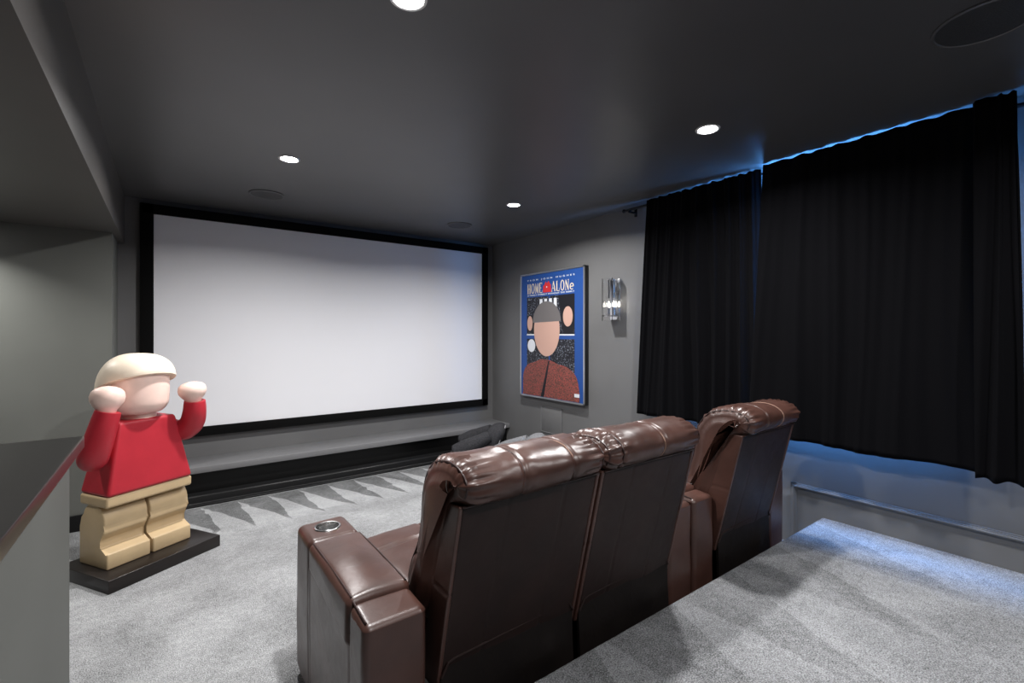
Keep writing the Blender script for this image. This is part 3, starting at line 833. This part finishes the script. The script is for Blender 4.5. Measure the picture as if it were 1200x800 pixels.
plush_chair(2.46, 3.34, math.radians(-125), 0.34, 0.455, M['felt_grey'], 'light grey plush low lounge chair just behind the sofa back', M['felt_grey'])

# ------------------------------------------------------------------ toy-like statue (plain generic figure)
ST = thing('figure_statue', 'plain painted figure statue in red and tan standing on a black plinth', 'statue', (-0.0995, 3.517, 0), math.atan2(.527, .85))
T = wm(ST)
def spart(name, bm, m, angle=50):
    bm.transform(T); return obj(name, bm, m, ST, angle=angle)
bm = bmesh.new(); box(bm, -0.303, 0.303, -0.22, 0.23, 0, 0.07, 0.003); spart('plinth', bm, M['plinth'])
for s, xa, xb in ((-1, -0.242, -0.026), (1, -0.012, 0.205)):
    bm = bmesh.new()
    # leg: upright slab with rounded hip, as one continuous extruded outline with the foot block
    out = [(-0.105, 0.07), (-0.105, 0.155), (-0.035, 0.175), (-0.035, 0.22), (-0.075, 0.26)] + \
          [(0.02+0.10*math.cos(a), 0.318+0.10*math.sin(a)) for a in [math.radians(200-k*15) for k in range(14)]] + [(0.150, 0.28), (0.150, 0.07)]
    out = [(y+0.015, z) for y, z in out]
    prism(bm, out, xa, xb, 0.008, 3); spart('leg', bm, M['tan'], 35)
bm = bmesh.new(); rbox(bm, -0.248, 0.210, -0.095, 0.15, 0.402, 0.462, 0.014, ni=4); spart('hips', bm, M['tan'])
bm = bmesh.new()
def tor(p, n):
    k = (p.z-0.462)/(0.85-0.462); q = Vector(p)
    q.x = -0.02 + (p.x+0.02)*(1-0.34*k); q.y = 0.03 + (p.y-0.03)*(1-0.30*k); return q
rbox(bm, -0.248, 0.208, -0.105, 0.155, 0.462, 0.855, 0.020, tor, ni=10); spart('torso', bm, M['red'])
bm = bmesh.new(); cyl(bm, (-0.02, 0.03, 0.852), (-0.02, 0.03, 0.895), 0.085, n=40); spart('neck', bm, M['skin'])
bm = bmesh.new(); hc = (-0.03, 0.02, 0)
pr = [(0.0005, 0.878), (0.08, 0.880), (0.118, 0.892), (0.143, 0.925), (0.150, 0.965), (0.150, 1.08), (0.140, 1.13), (0.11, 1.16), (0.0005, 1.17)]
lathe(bm, hc, [(p.x, p.y) for p in crom([(a, b, 0) for a, b in pr], 4)], 48); spart('head', bm, M['skin'], 60)
bm = bmesh.new()
def capf(p, n):
    q = Vector(p); f = (p.y-0.03)/0.18
    return q
N1, N2 = 48, 16; rings = []
for j in range(N2+1):
    v = j/N2; ring = []
    for i in range(N1):
        a = 2*PI*i/N1; front = max(0, -math.sin(a))            # -y is the front
        zlow = 1.055 + 0.065*front - 0.085*max(0, math.sin(a))
        ph = PI/2*v
        rr = 0.186*math.cos(ph)**0.75 if v < 1 else 0.0004
        z = zlow + (1.232-zlow)*math.sin(ph)
        ring.append(bm.verts.new((hc[0]+rr*math.cos(a)*1.02, hc[1]+0.01+rr*math.sin(a), z)))
    rings.append(ring)
for A, B in zip(rings, rings[1:]):
    for i in range(N1): bm.faces.new((A[i], A[(i+1) % N1], B[(i+1) % N1], B[i]))
bm.faces.new(rings[0][::-1]); bm.faces.new(rings[-1])
bmesh.ops.bevel(bm, geom=[e for e in bm.edges if all(v in rings[0] for v in e.verts)], offset=0.012, segments=4, affect='EDGES')
spart('cap', bm, M['cream'], 60)
for s, pts, hand in ((-1, [(-0.165, 0.04, 0.79), (-0.235, 0.02, 0.72), (-0.275, -0.03, 0.675), (-0.285, -0.07, 0.72), (-0.270, -0.10, 0.83), (-0.250, -0.115, 0.93)], ((-0.250, -0.10, 0.93), (-0.235, -0.09, 1.06))),
                     (1, [(0.125, 0.04, 0.79), (0.160, 0.01, 0.75), (0.195, -0.04, 0.745), (0.212, -0.09, 0.79), (0.208, -0.12, 0.86), (0.203, -0.13, 0.93)], ((0.198, -0.125, 0.93), (0.188, -0.12, 1.045)))):
    bm = bmesh.new(); cr_ = crom(pts, 6); n = len(cr_)
    tube(bm, cr_, [0.055+0.012*math.sin(PI*i/n) for i in range(n)], 24); spart('arm', bm, M['red'], 60)
    bm = bmesh.new(); a, b = Vector(hand[0]), Vector(hand[1])
    tube(bm, [a+(b-a)*t for t in (-0.1, 0.05, 0.2, 0.4, 0.6, 0.8, 0.92, 1.0, 1.03)], [0.040, 0.044, 0.058, 0.073, 0.076, 0.070, 0.055, 0.030, 0.006], 24); spart('hand', bm, M['skin'], 60)

# ------------------------------------------------------------------ daylight through the window
L = bpy.data.lights.new('window_daylight', 'AREA'); L.shape = 'RECTANGLE'; L.size = WY1-WY0-0.1; L.size_y = WZ1-WZ0-0.1
L.energy = 260; L.color = (0.10, 0.38, 1.0)
l = bpy.data.objects.new('window_daylight', L); C.objects.link(l)
l.location = (RW+0.055, (WY0+WY1)/2, (WZ0+WZ1)/2); l.rotation_euler = (0, math.radians(90), 0)
l.rotation_euler = Vector((-1, 0, 0)).to_track_quat('-Z', 'Z').to_euler()
w = bpy.data.worlds.new('sky'); bpy.context.scene.world = w; w.use_nodes = True
w.node_tree.nodes['Background'].inputs[0].default_value = (0.10, 0.38, 1.0, 1); w.node_tree.nodes['Background'].inputs[1].default_value = 1.0

# ------------------------------------------------------------------ camera
cam = bpy.data.cameras.new('camera'); cam.sensor_width = 36; cam.lens = F/1200*36; cam.shift_y = -9/1200
cam.clip_start = 0.02
c = bpy.data.objects.new('camera', cam); C.objects.link(c)
c.location = (0, 0, CAMZ); c.rotation_euler = (PI/2, 0, -TH)
S = bpy.context.scene; S.camera = c
S.view_settings.view_transform = 'Standard'; S.view_settings.look = 'None'
S.view_settings.gamma = 1; S.view_settings.use_curve_mapping = False
S.view_settings.exposure = 0.08
